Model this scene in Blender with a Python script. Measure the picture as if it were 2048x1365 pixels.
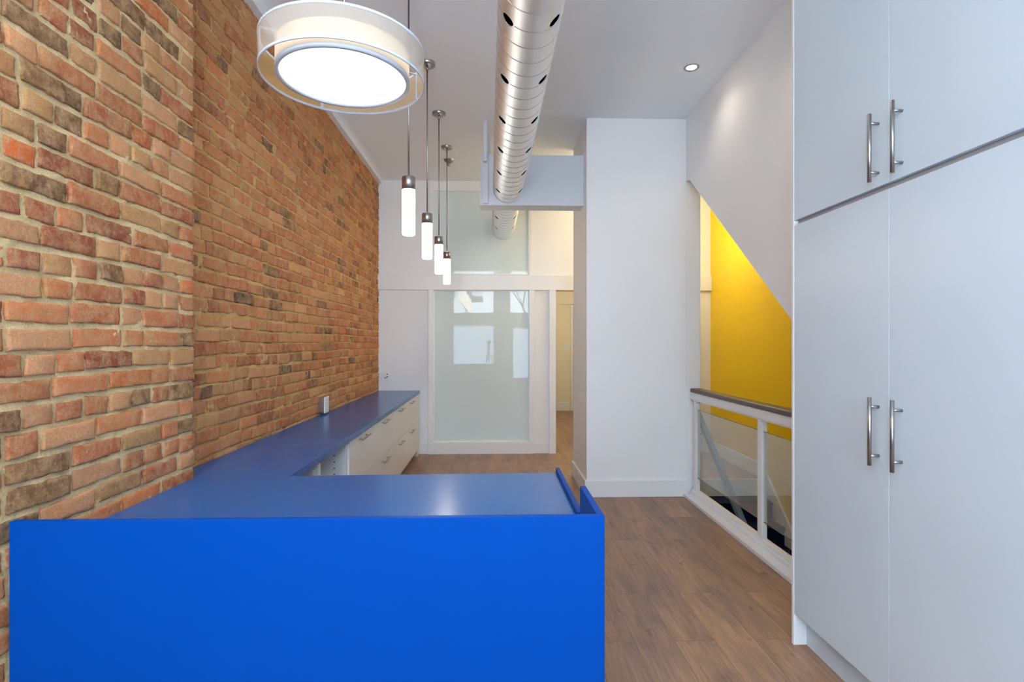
import bpy, bmesh, math, random
from mathutils import Vector, Matrix, noise
R = random.Random(11)
SC = bpy.context.scene
COL = SC.collection
for o in list(bpy.data.objects): bpy.data.objects.remove(o)
PI = math.pi
CEIL = 3.81

# ---------------------------------------------------------------- camera
cam_d = bpy.data.cameras.new('camera'); cam = bpy.data.objects.new('camera', cam_d); COL.objects.link(cam)
cam_d.sensor_width = 36; cam_d.lens = 1090/2048*36; cam_d.shift_y = 3.5/2048
cam_d.clip_start = 0.01
cam.location = (0, 0, 1.55); cam.rotation_euler = (PI/2, 0, -math.atan(35/1090))
SC.camera = cam
# ---------------------------------------------------------------- world, daylight, exposure
SC.view_settings.view_transform = 'Standard'; SC.view_settings.look = 'None'
SC.view_settings.gamma = 1; SC.view_settings.use_curve_mapping = False
SC.view_settings.exposure = 0.65
w = bpy.data.worlds.new('overcast_sky'); SC.world = w; w.use_nodes = True
nt = w.node_tree; nt.nodes.clear()
wo = nt.nodes.new('ShaderNodeOutputWorld'); bg = nt.nodes.new('ShaderNodeBackground')
tc = nt.nodes.new('ShaderNodeTexCoord'); sx = nt.nodes.new('ShaderNodeSeparateXYZ')
rp = nt.nodes.new('ShaderNodeValToRGB')
rp.color_ramp.elements[0].position = 0.0; rp.color_ramp.elements[0].color = (0.78, 0.88, 1.0, 1)
rp.color_ramp.elements[1].position = 0.6; rp.color_ramp.elements[1].color = (0.66, 0.80, 1.0, 1)
nt.links.new(tc.outputs['Generated'], sx.inputs[0]); nt.links.new(sx.outputs['Z'], rp.inputs[0])
nt.links.new(rp.outputs[0], bg.inputs[0]); bg.inputs[1].default_value = 17.0
nt.links.new(bg.outputs[0], wo.inputs[0])

def area(name, loc, rot, sx_, sy_, power, color, portal=False, shape='RECTANGLE'):
    l = bpy.data.lights.new(name, 'AREA'); l.shape = shape; l.size = sx_; l.size_y = sy_
    l.energy = power; l.color = color
    if portal: l.cycles.is_portal = True
    o = bpy.data.objects.new(name, l); o.location = loc; o.rotation_euler = rot; COL.objects.link(o); return o
# daylight enters by the shop-front window and glazed door behind the camera (portals guide the sky light)
area('window_daylight', (-0.625, -1.13, 2.3), (PI/2, 0, 0), 1.3, 2.9, 1, (1, 1, 1), True)
area('door_daylight', (0.83, -1.13, 2.0), (PI/2, 0, 0), 0.85, 3.4, 1, (1, 1, 1), True)

# ---------------------------------------------------------------- materials
def lin(r, g, b):
    f = lambda c: ((c/255+0.055)/1.055)**2.4 if c/255 > 0.04045 else c/255/12.92
    return (f(r), f(g), f(b), 1)
def newmat(name):
    m = bpy.data.materials.new(name); m.use_nodes = True
    n = m.node_tree; n.nodes.clear()
    out = n.nodes.new('ShaderNodeOutputMaterial')
    return m, n, out
def P(name, color, rough=0.5, metal=0.0, spec=0.5, noise_amt=0.03, nscale=6.0, bump=0.0, bscale=200.0,
      coat=0.0, coat_r=0.1, stretch=None, emis=None, estr=0.0, aniso=0.0):
    m, n, out = newmat(name); L = n.links.new
    b = n.nodes.new('ShaderNodeBsdfPrincipled'); L(b.outputs[0], out.inputs[0])
    tcn = n.nodes.new('ShaderNodeTexCoord'); mp = n.nodes.new('ShaderNodeMapping')
    L(tcn.outputs['Object'], mp.inputs[0])
    if stretch: mp.inputs['Scale'].default_value = stretch
    nz = n.nodes.new('ShaderNodeTexNoise'); nz.inputs['Scale'].default_value = nscale; nz.inputs['Detail'].default_value = 4
    L(mp.outputs[0], nz.inputs['Vector'])
    hs = n.nodes.new('ShaderNodeMix'); hs.data_type = 'RGBA'
    c = Vector(color[:3])
    lo = c*(1-noise_amt); hi = c*(1+noise_amt)
    hs.inputs[6].default_value = (*lo, 1); hs.inputs[7].default_value = (*[min(1, q) for q in hi], 1)
    L(nz.outputs['Fac'], hs.inputs[0]); L(hs.outputs[2], b.inputs['Base Color'])
    b.inputs['Roughness'].default_value = rough; b.inputs['Metallic'].default_value = metal
    b.inputs['Specular IOR Level'].default_value = spec
    b.inputs['Coat Weight'].default_value = coat; b.inputs['Coat Roughness'].default_value = coat_r
    b.inputs['Anisotropic'].default_value = aniso
    if bump:
        n2 = n.nodes.new('ShaderNodeTexNoise'); n2.inputs['Scale'].default_value = bscale; L(mp.outputs[0], n2.inputs['Vector'])
        bp = n.nodes.new('ShaderNodeBump'); bp.inputs['Strength'].default_value = bump; bp.inputs['Distance'].default_value = 0.002
        L(n2.outputs['Fac'], bp.inputs['Height']); L(bp.outputs[0], b.inputs['Normal'])
    if emis:
        b.inputs['Emission Color'].default_value = emis; b.inputs['Emission Strength'].default_value = estr
    return m
M = {}
M['wall'] = P('white_wall_paint', (0.82, 0.825, 0.83, 1), 0.55, noise_amt=0.02, nscale=1.5, bump=0.15, bscale=120)
M['trim'] = P('white_trim_paint', (0.80, 0.81, 0.82, 1), 0.35, noise_amt=0.01)
M['ceiling'] = P('ceiling_paint', (0.88, 0.925, 0.965, 1), 0.8, noise_amt=0.02, nscale=1.2, bump=0.1)
M['cream'] = P('cream_hall_paint', (0.80, 0.75, 0.62, 1), 0.6, noise_amt=0.02)
M['yellow'] = P('yellow_wall_paint', (0.82, 0.56, 0.001, 1), 0.38, spec=0.25, noise_amt=0.04, nscale=1.5, bump=0.1)
M['cab'] = P('pale_cabinet_laminate', (0.60, 0.68, 0.735, 1), 0.33, noise_amt=0.015, nscale=2)
M['cab2'] = P('warm_white_drawer_laminate', (0.78, 0.765, 0.75, 1), 0.35, noise_amt=0.015, nscale=2)
M['inside'] = P('white_melamine', (0.78, 0.80, 0.82, 1), 0.4, noise_amt=0.01)
M['box'] = P('grey_blue_bulkhead_paint', (0.60, 0.63, 0.68, 1), 0.5, noise_amt=0.015)
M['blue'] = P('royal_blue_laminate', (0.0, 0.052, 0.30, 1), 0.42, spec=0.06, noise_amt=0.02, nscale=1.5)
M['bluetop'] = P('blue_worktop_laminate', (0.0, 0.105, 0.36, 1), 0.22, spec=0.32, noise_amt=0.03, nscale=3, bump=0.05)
M['steel'] = P('brushed_steel', (0.40, 0.39, 0.38, 1), 0.32, metal=1, noise_amt=0.05, nscale=60, stretch=(1, 1, 0.05))
M['duct'] = P('galvanised_duct', (0.84, 0.88, 0.92, 1), 0.45, metal=1, noise_amt=0.05, nscale=25, stretch=(1, .3, 1))
M['seam'] = P('duct_seam_metal', (0.75, 0.75, 0.75, 1), 0.3, metal=1)
M['black'] = P('black_duct_inside', (0.004, 0.004, 0.004, 1), 0.9, spec=0.1)  # pipe inside coloured black, standing in for the dark of its interior
M['blackplastic'] = P('black_plastic', (0.02, 0.02, 0.022, 1), 0.45)
M['handrail'] = P('dark_stained_handrail', (0.085, 0.060, 0.055, 1), 0.4, noise_amt=0.3, nscale=20, stretch=(1, .1, 1))
M['plastic'] = P('white_plastic', (0.8, 0.8, 0.8, 1), 0.35)
M['tread'] = P('navy_stair_tread', (0.006, 0.012, 0.050, 1), 0.75, spec=0.15, noise_amt=0.2, nscale=30)
M['greyrail'] = P('blue_grey_painted_rail', (0.10, 0.17, 0.26, 1), 0.4)
M['gap'] = P('shadow_gap_grey', (0.35, 0.35, 0.36, 1), 0.6)
M['plinth'] = P('wood_look_plinth', (0.20, 0.15, 0.12, 1), 0.5, noise_amt=0.2, nscale=15, stretch=(1, .2, 1))
M['ground'] = P('pavement', (0.25, 0.25, 0.25, 1), 0.9)
M['bark'] = P('bare_tree_bark', (0.10, 0.09, 0.085, 1), 0.9)

def emit(name, col, s):
    m, n, out = newmat(name); e = n.nodes.new('ShaderNodeEmission')
    e.inputs[0].default_value = (*col, 1); e.inputs[1].default_value = s; n.links.new(e.outputs[0], out.inputs[0]); return m
M['diffuser'] = emit('lit_drum_diffuser', (1.0, 0.95, 0.88), 1.5)
M['lamp'] = emit('lit_opal_glass', (1.0, 0.90, 0.78), 15.0)
M['bulb'] = emit('lit_downlight', (1.0, 0.85, 0.62), 25.0)

def shade(name, col, transp, transl, lining=None):
    m, n, out = newmat(name); L = n.links.new
    d = n.nodes.new('ShaderNodeBsdfDiffuse'); t = n.nodes.new('ShaderNodeBsdfTranslucent'); tr = n.nodes.new('ShaderNodeBsdfTransparent')
    d.inputs[0].default_value = col; t.inputs[0].default_value = col
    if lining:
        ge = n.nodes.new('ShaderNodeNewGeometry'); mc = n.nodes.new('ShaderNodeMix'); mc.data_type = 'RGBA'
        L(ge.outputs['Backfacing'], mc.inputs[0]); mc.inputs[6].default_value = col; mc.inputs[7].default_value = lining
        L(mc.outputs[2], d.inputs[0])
    # fine woven threads
    tcn = n.nodes.new('ShaderNodeTexCoord'); nz = n.nodes.new('ShaderNodeTexNoise'); nz.inputs['Scale'].default_value = 300
    L(tcn.outputs['Object'], nz.inputs['Vector'])
    a = n.nodes.new('ShaderNodeMixShader'); a.inputs[0].default_value = transl; L(d.outputs[0], a.inputs[1]); L(t.outputs[0], a.inputs[2])
    mr = n.nodes.new('ShaderNodeMapRange'); mr.inputs['To Min'].default_value = transp-0.06; mr.inputs['To Max'].default_value = transp+0.06
    L(nz.outputs['Fac'], mr.inputs['Value'])
    b = n.nodes.new('ShaderNodeMixShader'); L(mr.outputs[0], b.inputs[0]); L(a.outputs[0], b.inputs[1]); L(tr.outputs[0], b.inputs[2])
    L(b.outputs[0], out.inputs[0]); return m
M['sheer'] = shade('sheer_organza_shade', (0.60, 0.54, 0.47, 1), 0.46, 0.30, (0.80, 0.56, 0.24, 1))  # gold lining colour carries the warm bulb glow inside the shade
M['linen'] = shade('cream_linen_shade', (0.92, 0.86, 0.76, 1), 0.05, 0.6)
M['frost_pane'] = shade('frosted_window_film', (0.85, 0.93, 0.97, 1), 0.10, 0.9)
M['rim'] = P('white_shade_rim', (0.52, 0.57, 0.66, 1), 0.5)

def schlick(n, fac):
    L = n.links.new
    ge = n.nodes.new('ShaderNodeNewGeometry'); dt = n.nodes.new('ShaderNodeVectorMath'); dt.operation = 'DOT_PRODUCT'
    L(ge.outputs['Incoming'], dt.inputs[0]); L(ge.outputs['Normal'], dt.inputs[1])
    def mt(op, a, b=None, c=None, cl=False):
        q = n.nodes.new('ShaderNodeMath'); q.operation = op; q.use_clamp = cl
        for i, v in enumerate((a, b, c)):
            if v is None: continue
            if isinstance(v, (int, float)): q.inputs[i].default_value = v
            else: L(v, q.inputs[i])
        return q.outputs[0]
    a = mt('ABSOLUTE', dt.outputs['Value']); a = mt('SUBTRACT', 1.0, a); a = mt('POWER', a, 5.0); a = mt('MULTIPLY_ADD', a, 0.96, 0.04)
    return mt('MULTIPLY', a, fac, None, True)
def glass(name, tint, fac, rough=0.0, haze=0.0, hazecol=(0.8, 0.8, 0.8, 1)):
    m, n, out = newmat(name); L = n.links.new
    g = n.nodes.new('ShaderNodeBsdfGlossy'); g.inputs['Roughness'].default_value = rough
    t = n.nodes.new('ShaderNodeBsdfTransparent'); t.inputs[0].default_value = tint
    mu = schlick(n, fac)
    d = n.nodes.new('ShaderNodeBsdfDiffuse'); d.inputs[0].default_value = hazecol
    h = n.nodes.new('ShaderNodeMixShader'); h.inputs[0].default_value = haze
    L(t.outputs[0], h.inputs[1]); L(d.outputs[0], h.inputs[2])
    mx = n.nodes.new('ShaderNodeMixShader'); L(mu, mx.inputs[0]); L(h.outputs[0], mx.inputs[1]); L(g.outputs[0], mx.inputs[2])
    L(mx.outputs[0], out.inputs[0]); return m
M['glass'] = glass('clear_window_glass', (0.95, 0.97, 0.97, 1), 1.5)
M['guard_glass'] = glass('clear_guard_glass', (0.90, 0.95, 0.94, 1), 1.6, 0.02, 0.10, (0.75, 0.80, 0.84, 1))  # pale diffuse share imitates the haze of reflections on the panes
M['glass_edge'] = P('green_glass_edge', (0.02, 0.05, 0.045, 1), 0.2)

def frosted():
    m, n, out = newmat('frosted_partition_glass'); L = n.links.new
    b = n.nodes.new('ShaderNodeBsdfPrincipled'); b.inputs['Base Color'].default_value = (0.67, 0.765, 0.76, 1)
    b.inputs['Roughness'].default_value = 0.5; b.inputs['Specular IOR Level'].default_value = 0.2
    g = n.nodes.new('ShaderNodeBsdfGlossy'); g.inputs['Roughness'].default_value = 0.004
    fr = n.nodes.new('ShaderNodeFresnel'); fr.inputs[0].default_value = 1.5
    mu = n.nodes.new('ShaderNodeMath'); mu.operation = 'MULTIPLY'; mu.use_clamp = True; mu.inputs[1].default_value = 0.62
    L(fr.outputs[0], mu.inputs[0])
    tcn = n.nodes.new('ShaderNodeTexCoord'); nz = n.nodes.new('ShaderNodeTexNoise'); nz.inputs['Scale'].default_value = 1.2
    L(tcn.outputs['Object'], nz.inputs['Vector'])
    bp = n.nodes.new('ShaderNodeBump'); bp.inputs['Strength'].default_value = 0.03; bp.inputs['Distance'].default_value = 0.01
    L(nz.outputs['Fac'], bp.inputs['Height']); L(bp.outputs[0], g.inputs['Normal'])
    mx = n.nodes.new('ShaderNodeMixShader'); L(mu.outputs[0], mx.inputs[0]); L(b.outputs[0], mx.inputs[1]); L(g.outputs[0], mx.inputs[2])
    L(mx.outputs[0], out.inputs[0]); return m
M['frosted'] = frosted()

def brick_mat():
    m, n, out = newmat('old_brick_and_mortar'); L = n.links.new
    b = n.nodes.new('ShaderNodeBsdfPrincipled'); L(b.outputs[0], out.inputs[0])
    b.inputs['Roughness'].default_value = 0.85; b.inputs['Specular IOR Level'].default_value = 0.25
    at = n.nodes.new('ShaderNodeAttribute'); at.attribute_name = 'bc'          # colour of each brick
    tcn = n.nodes.new('ShaderNodeTexCoord')
    def nz(scale, det=5, rough=0.6):
        q = n.nodes.new('ShaderNodeTexNoise'); q.inputs['Scale'].default_value = scale
        q.inputs['Detail'].default_value = det; q.inputs['Roughness'].default_value = rough
        L(tcn.outputs['Object'], q.inputs['Vector']); return q
    def ramp(src, p0, p1, c0=0.0, c1=1.0):
        r = n.nodes.new('ShaderNodeMapRange'); r.inputs['From Min'].default_value = p0; r.inputs['From Max'].default_value = p1
        r.inputs['To Min'].default_value = c0; r.inputs['To Max'].default_value = c1; L(src, r.inputs['Value']); return r
    def mix(fac, a, col, mode='MIX'):
        x = n.nodes.new('ShaderNodeMix'); x.data_type = 'RGBA'; x.blend_type = mode
        L(fac, x.inputs[0]); L(a, x.inputs[6])
        if isinstance(col, tuple): x.inputs[7].default_value = col
        else: L(col, x.inputs[7])
        return x.outputs[2]
    c = at.outputs['Color']
    n1 = nz(17, 7, 0.75); c = mix(ramp(n1.outputs['Fac'], 0.42, 0.66, 0, 0.75).outputs[0], c, (0.66, 0.40, 0.21, 1))   # mortar dust and lime bloom
    n2 = nz(11, 5, 0.7); c = mix(ramp(n2.outputs['Fac'], 0.54, 0.66, 0, 0.55).outputs[0], c, (0.62, 0.35, 0.13, 1))   # smears of mortar
    n3 = nz(55, 4, 0.6); c = mix(ramp(n3.outputs['Fac'], 0.64, 0.78, 0, 0.45).outputs[0], c, (0.12, 0.08, 0.055, 1))
    n4 = nz(4, 3, 0.5); c = mix(ramp(n4.outputs['Fac'], 0.45, 0.7, 0, 0.25).outputs[0], c, (0.60, 0.32, 0.11, 1))
    st_ = n.nodes.new('ShaderNodeMapping'); st_.inputs['Scale'].default_value = (1, 1.0, 0.35); st_.inputs['Rotation'].default_value = (0.5, 0, 0); L(tcn.outputs['Object'], st_.inputs[0])
    n6 = nz(75, 6, 0.75); L(st_.outputs[0], n6.inputs['Vector'])
    c = mix(ramp(n6.outputs['Fac'], 0.56, 0.70, 0, 0.6).outputs[0], c, (0.70, 0.49, 0.29, 1))      # scratches and bloom
    mk = n.nodes.new('ShaderNodeMix'); mk.data_type = 'RGBA'; L(at.outputs['Alpha'], mk.inputs[0]); L(at.outputs['Color'], mk.inputs[6]); L(c, mk.inputs[7]); c = mk.outputs[2]   # mortar stays cleaner than brick
    n7 = nz(240, 2, 0.5); c = mix(ramp(n7.outputs['Fac'], 0.68, 0.76, 0, 0.7).outputs[0], c, (0.07, 0.05, 0.04, 1))    # pits
    n5 = nz(170, 3, 0.7)
    mm = n.nodes.new('ShaderNodeMix'); mm.data_type = 'RGBA'; mm.blend_type = 'MULTIPLY'; mm.inputs[0].default_value = 1
    L(c, mm.inputs[6]); r5 = ramp(n5.outputs['Fac'], 0.3, 0.7, 0.80, 1.14)
    L(r5.outputs[0], mm.inputs[7]); L(mm.outputs[2], b.inputs['Base Color'])
    nb = nz(90, 8, 0.75); bp = n.nodes.new('ShaderNodeBump'); bp.inputs['Strength'].default_value = 1.0; bp.inputs['Distance'].default_value = 0.010
    L(nb.outputs['Fac'], bp.inputs['Height'])
    nb2 = nz(22, 3, 0.6); bp2 = n.nodes.new('ShaderNodeBump'); bp2.inputs['Strength'].default_value = 0.6; bp2.inputs['Distance'].default_value = 0.008
    L(nb2.outputs['Fac'], bp2.inputs['Height']); L(bp.outputs[0], bp2.inputs['Normal']); L(bp2.outputs[0], b.inputs['Normal'])
    return m
M['brick'] = brick_mat()

def floor_mat():
    m, n, out = newmat('oak_plank_floor'); L = n.links.new
    b = n.nodes.new('ShaderNodeBsdfPrincipled'); L(b.outputs[0], out.inputs[0])
    b.inputs['Roughness'].default_value = 0.42; b.inputs['Specular IOR Level'].default_value = 0.4
    tcn = n.nodes.new('ShaderNodeTexCoord'); mp = n.nodes.new('ShaderNodeMapping'); mp.inputs['Rotation'].default_value = (0, 0, PI/2)
    L(tcn.outputs['Object'], mp.inputs[0])
    br = n.nodes.new('ShaderNodeTexBrick'); L(mp.outputs[0], br.inputs['Vector'])
    br.offset = 0.37; br.inputs['Scale'].default_value = 1; br.inputs['Brick Width'].default_value = 1.45; br.inputs['Row Height'].default_value = 0.21
    br.inputs['Mortar Size'].default_value = 0.0012; br.inputs['Mortar Smooth'].default_value = 0.2
    br.inputs['Color1'].default_value = (0.0, 0.0, 0.0, 1); br.inputs['Color2'].default_value = (1, 1, 1, 1); br.inputs['Mortar'].default_value = (0.5, 0.5, 0.5, 1)
    def stretch(sx_, sy_, sc, det, rough=0.6, off=None):
        q = n.nodes.new('ShaderNodeMapping'); q.inputs['Scale'].default_value = (sx_, sy_, 1); L(tcn.outputs['Object'], q.inputs[0])
        # shift the grain from plank to plank
        ad = n.nodes.new('ShaderNodeVectorMath'); ad.operation = 'MULTIPLY_ADD'
        L(br.outputs['Color'], ad.inputs[0]); ad.inputs[1].default_value = (7.3, 13.1, 3.7); L(q.outputs[0], ad.inputs[2])
        z = n.nodes.new('ShaderNodeTexNoise'); z.inputs['Scale'].default_value = sc; z.inputs['Detail'].default_value = det; z.inputs['Roughness'].default_value = rough
        z.inputs['Distortion'].default_value = 0.6
        L(ad.outputs[0], z.inputs['Vector']); return z
    def ramp(src, pts):
        r = n.nodes.new('ShaderNodeValToRGB'); e = r.color_ramp.elements
        e[0].position, e[0].color = pts[0]; e[1].position, e[1].color = pts[-1]
        for p_, c_ in pts[1:-1]:
            k = e.new(p_); k.color = c_
        L(src, r.inputs[0]); return r
    g1 = stretch(1, 0.22, 7, 5)
    base = ramp(g1.outputs['Fac'], [(0.25, (0.17, 0.115, 0.088, 1)), (0.42, (0.28, 0.175, 0.125, 1)), (0.58, (0.37, 0.215, 0.125, 1)), (0.8, (0.30, 0.21, 0.165, 1))])
    def mix(fac, a, bb, mode, f=None):
        x = n.nodes.new('ShaderNodeMix'); x.data_type = 'RGBA'; x.blend_type = mode
        if fac is None: x.inputs[0].default_value = f
        else: L(fac, x.inputs[0])
        L(a, x.inputs[6])
        if isinstance(bb, tuple): x.inputs[7].default_value = bb
        else: L(bb, x.inputs[7])
        return x.outputs[2]
    g2 = stretch(1, 0.05, 70, 4, 0.7)
    f2 = ramp(g2.outputs['Fac'], [(0.35, (0.62, 0.60, 0.60, 1)), (0.65, (1.25, 1.22, 1.2, 1))])
    c = mix(None, base.outputs[0], f2.outputs[0], 'MULTIPLY', 0.55)
    g3 = stretch(1, 0.35, 9, 3)
    k = ramp(g3.outputs['Fac'], [(0.64, (0, 0, 0, 1)), (0.74, (0.8, 0.8, 0.8, 1))])
    c = mix(k.outputs[0], c, (0.10, 0.08, 0.075, 1), 'MIX')
    pv = ramp(br.outputs['Color'], [(0.0, (0.86, 0.87, 0.90, 1)), (1.0, (1.13, 1.10, 1.04, 1))])
    c = mix(None, c, pv.outputs[0], 'MULTIPLY', 1.0)
    c = mix(br.outputs['Fac'], c, (0.11, 0.08, 0.06, 1), 'MIX')
    L(c, b.inputs['Base Color'])
    bp = n.nodes.new('ShaderNodeBump'); bp.inputs['Strength'].default_value = 0.25; bp.inputs['Distance'].default_value = 0.002
    L(g2.outputs['Fac'], bp.inputs['Height']); L(bp.outputs[0], b.inputs['Normal'])
    return m
M['floor'] = floor_mat()

# ---------------------------------------------------------------- mesh helpers (coordinates in room space)
def B(*boxes):
    bm = bmesh.new()
    for b in boxes: box(bm, *b)
    return bm
def box(bm, x0, x1, y0, y1, z0, z1):
    v = [bm.verts.new((x, y, z)) for x in (x0, x1) for y in (y0, y1) for z in (z0, z1)]
    for f in ((0, 1, 3, 2), (4, 6, 7, 5), (0, 4, 5, 1), (2, 3, 7, 6), (0, 2, 6, 4), (1, 5, 7, 3)):
        bm.faces.new([v[i] for i in f])
    return bm
def tube(bm, p0, p1, r, seg=20, r1=None):
    p0 = Vector(p0); p1 = Vector(p1); d = (p1-p0).normalized(); r1 = r if r1 is None else r1
    a = d.orthogonal().normalized(); b = d.cross(a)
    A = [bm.verts.new(p0+(a*math.cos(t)+b*math.sin(t))*r) for t in [2*PI*i/seg for i in range(seg)]]
    C = [bm.verts.new(p1+(a*math.cos(t)+b*math.sin(t))*r1) for t in [2*PI*i/seg for i in range(seg)]]
    for i in range(seg):
        j = (i+1) % seg; f = bm.faces.new((A[i], A[j], C[j], C[i])); f.smooth = True
    bm.faces.new(A[::-1]); bm.faces.new(C)
    return bm
def lathe(bm, prof, cx, cy, cz, seg=48, close=False):
    rings = []
    for r, z in prof:
        if r < 1e-6: rings.append([bm.verts.new((cx, cy, cz+z))])
        else: rings.append([bm.verts.new((cx+r*math.cos(2*PI*i/seg), cy+r*math.sin(2*PI*i/seg), cz+z)) for i in range(seg)])
    pr = list(zip(rings, rings[1:]))
    if close: pr.append((rings[-1], rings[0]))
    for a, b in pr:
        for i in range(seg):
            j = (i+1) % seg
            if len(a) == 1 and len(b) == 1: continue
            if len(a) == 1: f = bm.faces.new((a[0], b[j], b[i]))
            elif len(b) == 1: f = bm.faces.new((a[i], a[j], b[0]))
            else: f = bm.faces.new((a[i], a[j], b[j], b[i]))
            f.smooth = True
    return bm
def prism(bm, pts, axis, a, b):
    def mk(p, c):
        return {'x': (c, p[0], p[1]), 'y': (p[0], c, p[1]), 'z': (p[0], p[1], c)}[axis]
    A = [bm.verts.new(mk(p, a)) for p in pts]; C = [bm.verts.new(mk(p, b)) for p in pts]
    bm.faces.new(A); bm.faces.new(C[::-1]); n_ = len(pts)
    for i in range(n_):
        j = (i+1) % n_; bm.faces.new((A[j], A[i], C[i], C[j]))
    return bm
def wpos(o):
    p = Vector((0, 0, 0))
    while o: p += o.location; o = o.parent
    return p
def obj(name, bm, m, parent=None, bevel=0.0, loc=None, label=None):
    bmesh.ops.recalc_face_normals(bm, faces=bm.faces)
    me = bpy.data.meshes.new(name)
    if parent is None and loc is None:
        xs = [v.co for v in bm.verts]
        loc = Vector(((min(c.x for c in xs)+max(c.x for c in xs))/2, (min(c.y for c in xs)+max(c.y for c in xs))/2, min(c.z for c in xs)))
    base = wpos(parent) if parent else Vector(loc)
    bmesh.ops.translate(bm, verts=bm.verts, vec=-base)
    bm.to_mesh(me); bm.free(); o = bpy.data.objects.new(name, me); COL.objects.link(o)
    for q in (m if isinstance(m, (list, tuple)) else [m]): me.materials.append(q)
    if parent: o.parent = parent
    else: o.location = base
    if bevel:
        md = o.modifiers.new('edge', 'BEVEL'); md.width = bevel; md.segments = 2; md.limit_method = 'ANGLE'; md.angle_limit = 0.9
        md.harden_normals = False
    if label: o['label'] = label
    return o
def tag(o, label, cat, group=None):
    o['label'] = label; o['category'] = cat
    if group: o['group'] = group
    return o
def thing(name, loc, label, cat, group=None):
    o = bpy.data.objects.new(name, None); o.empty_display_size = 0.1; COL.objects.link(o); o.location = loc
    return tag(o, label, cat, group)
def struct(name, bm, m, bevel=0.0, parent=None, loc=None):
    o = obj(name, bm, m, parent, bevel, loc)
    if parent is None: o['kind'] = 'structure'
    return o
def copy_tree(o, parent=None):
    c = o.copy(); COL.objects.link(c); c.parent = parent
    for ch in list(o.children): copy_tree(ch, c)
    return c

# ================================================================ SETTING
# floor: shop floor, corridor, stair landing (the stairwell X 2.09..3.06, Y<6.1 stays open)
struct('floor', B((-1.75, 2.09, -1.2, 7.8, -0.12, 0), (2.09, 3.2, 6.121, 7.8, -0.12, 0), (0.7, 3.2, 7.8, 12.6, -0.12, 0)), M['floor'])
struct('ceiling', B((-1.75, 3.2, -1.3, 7.8, CEIL, CEIL+0.1), (0.7, 3.2, 7.8, 12.6, 3.0, 3.1)), M['ceiling'])
PX = -1.475; RX = -1.61; PY = 2.725
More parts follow.
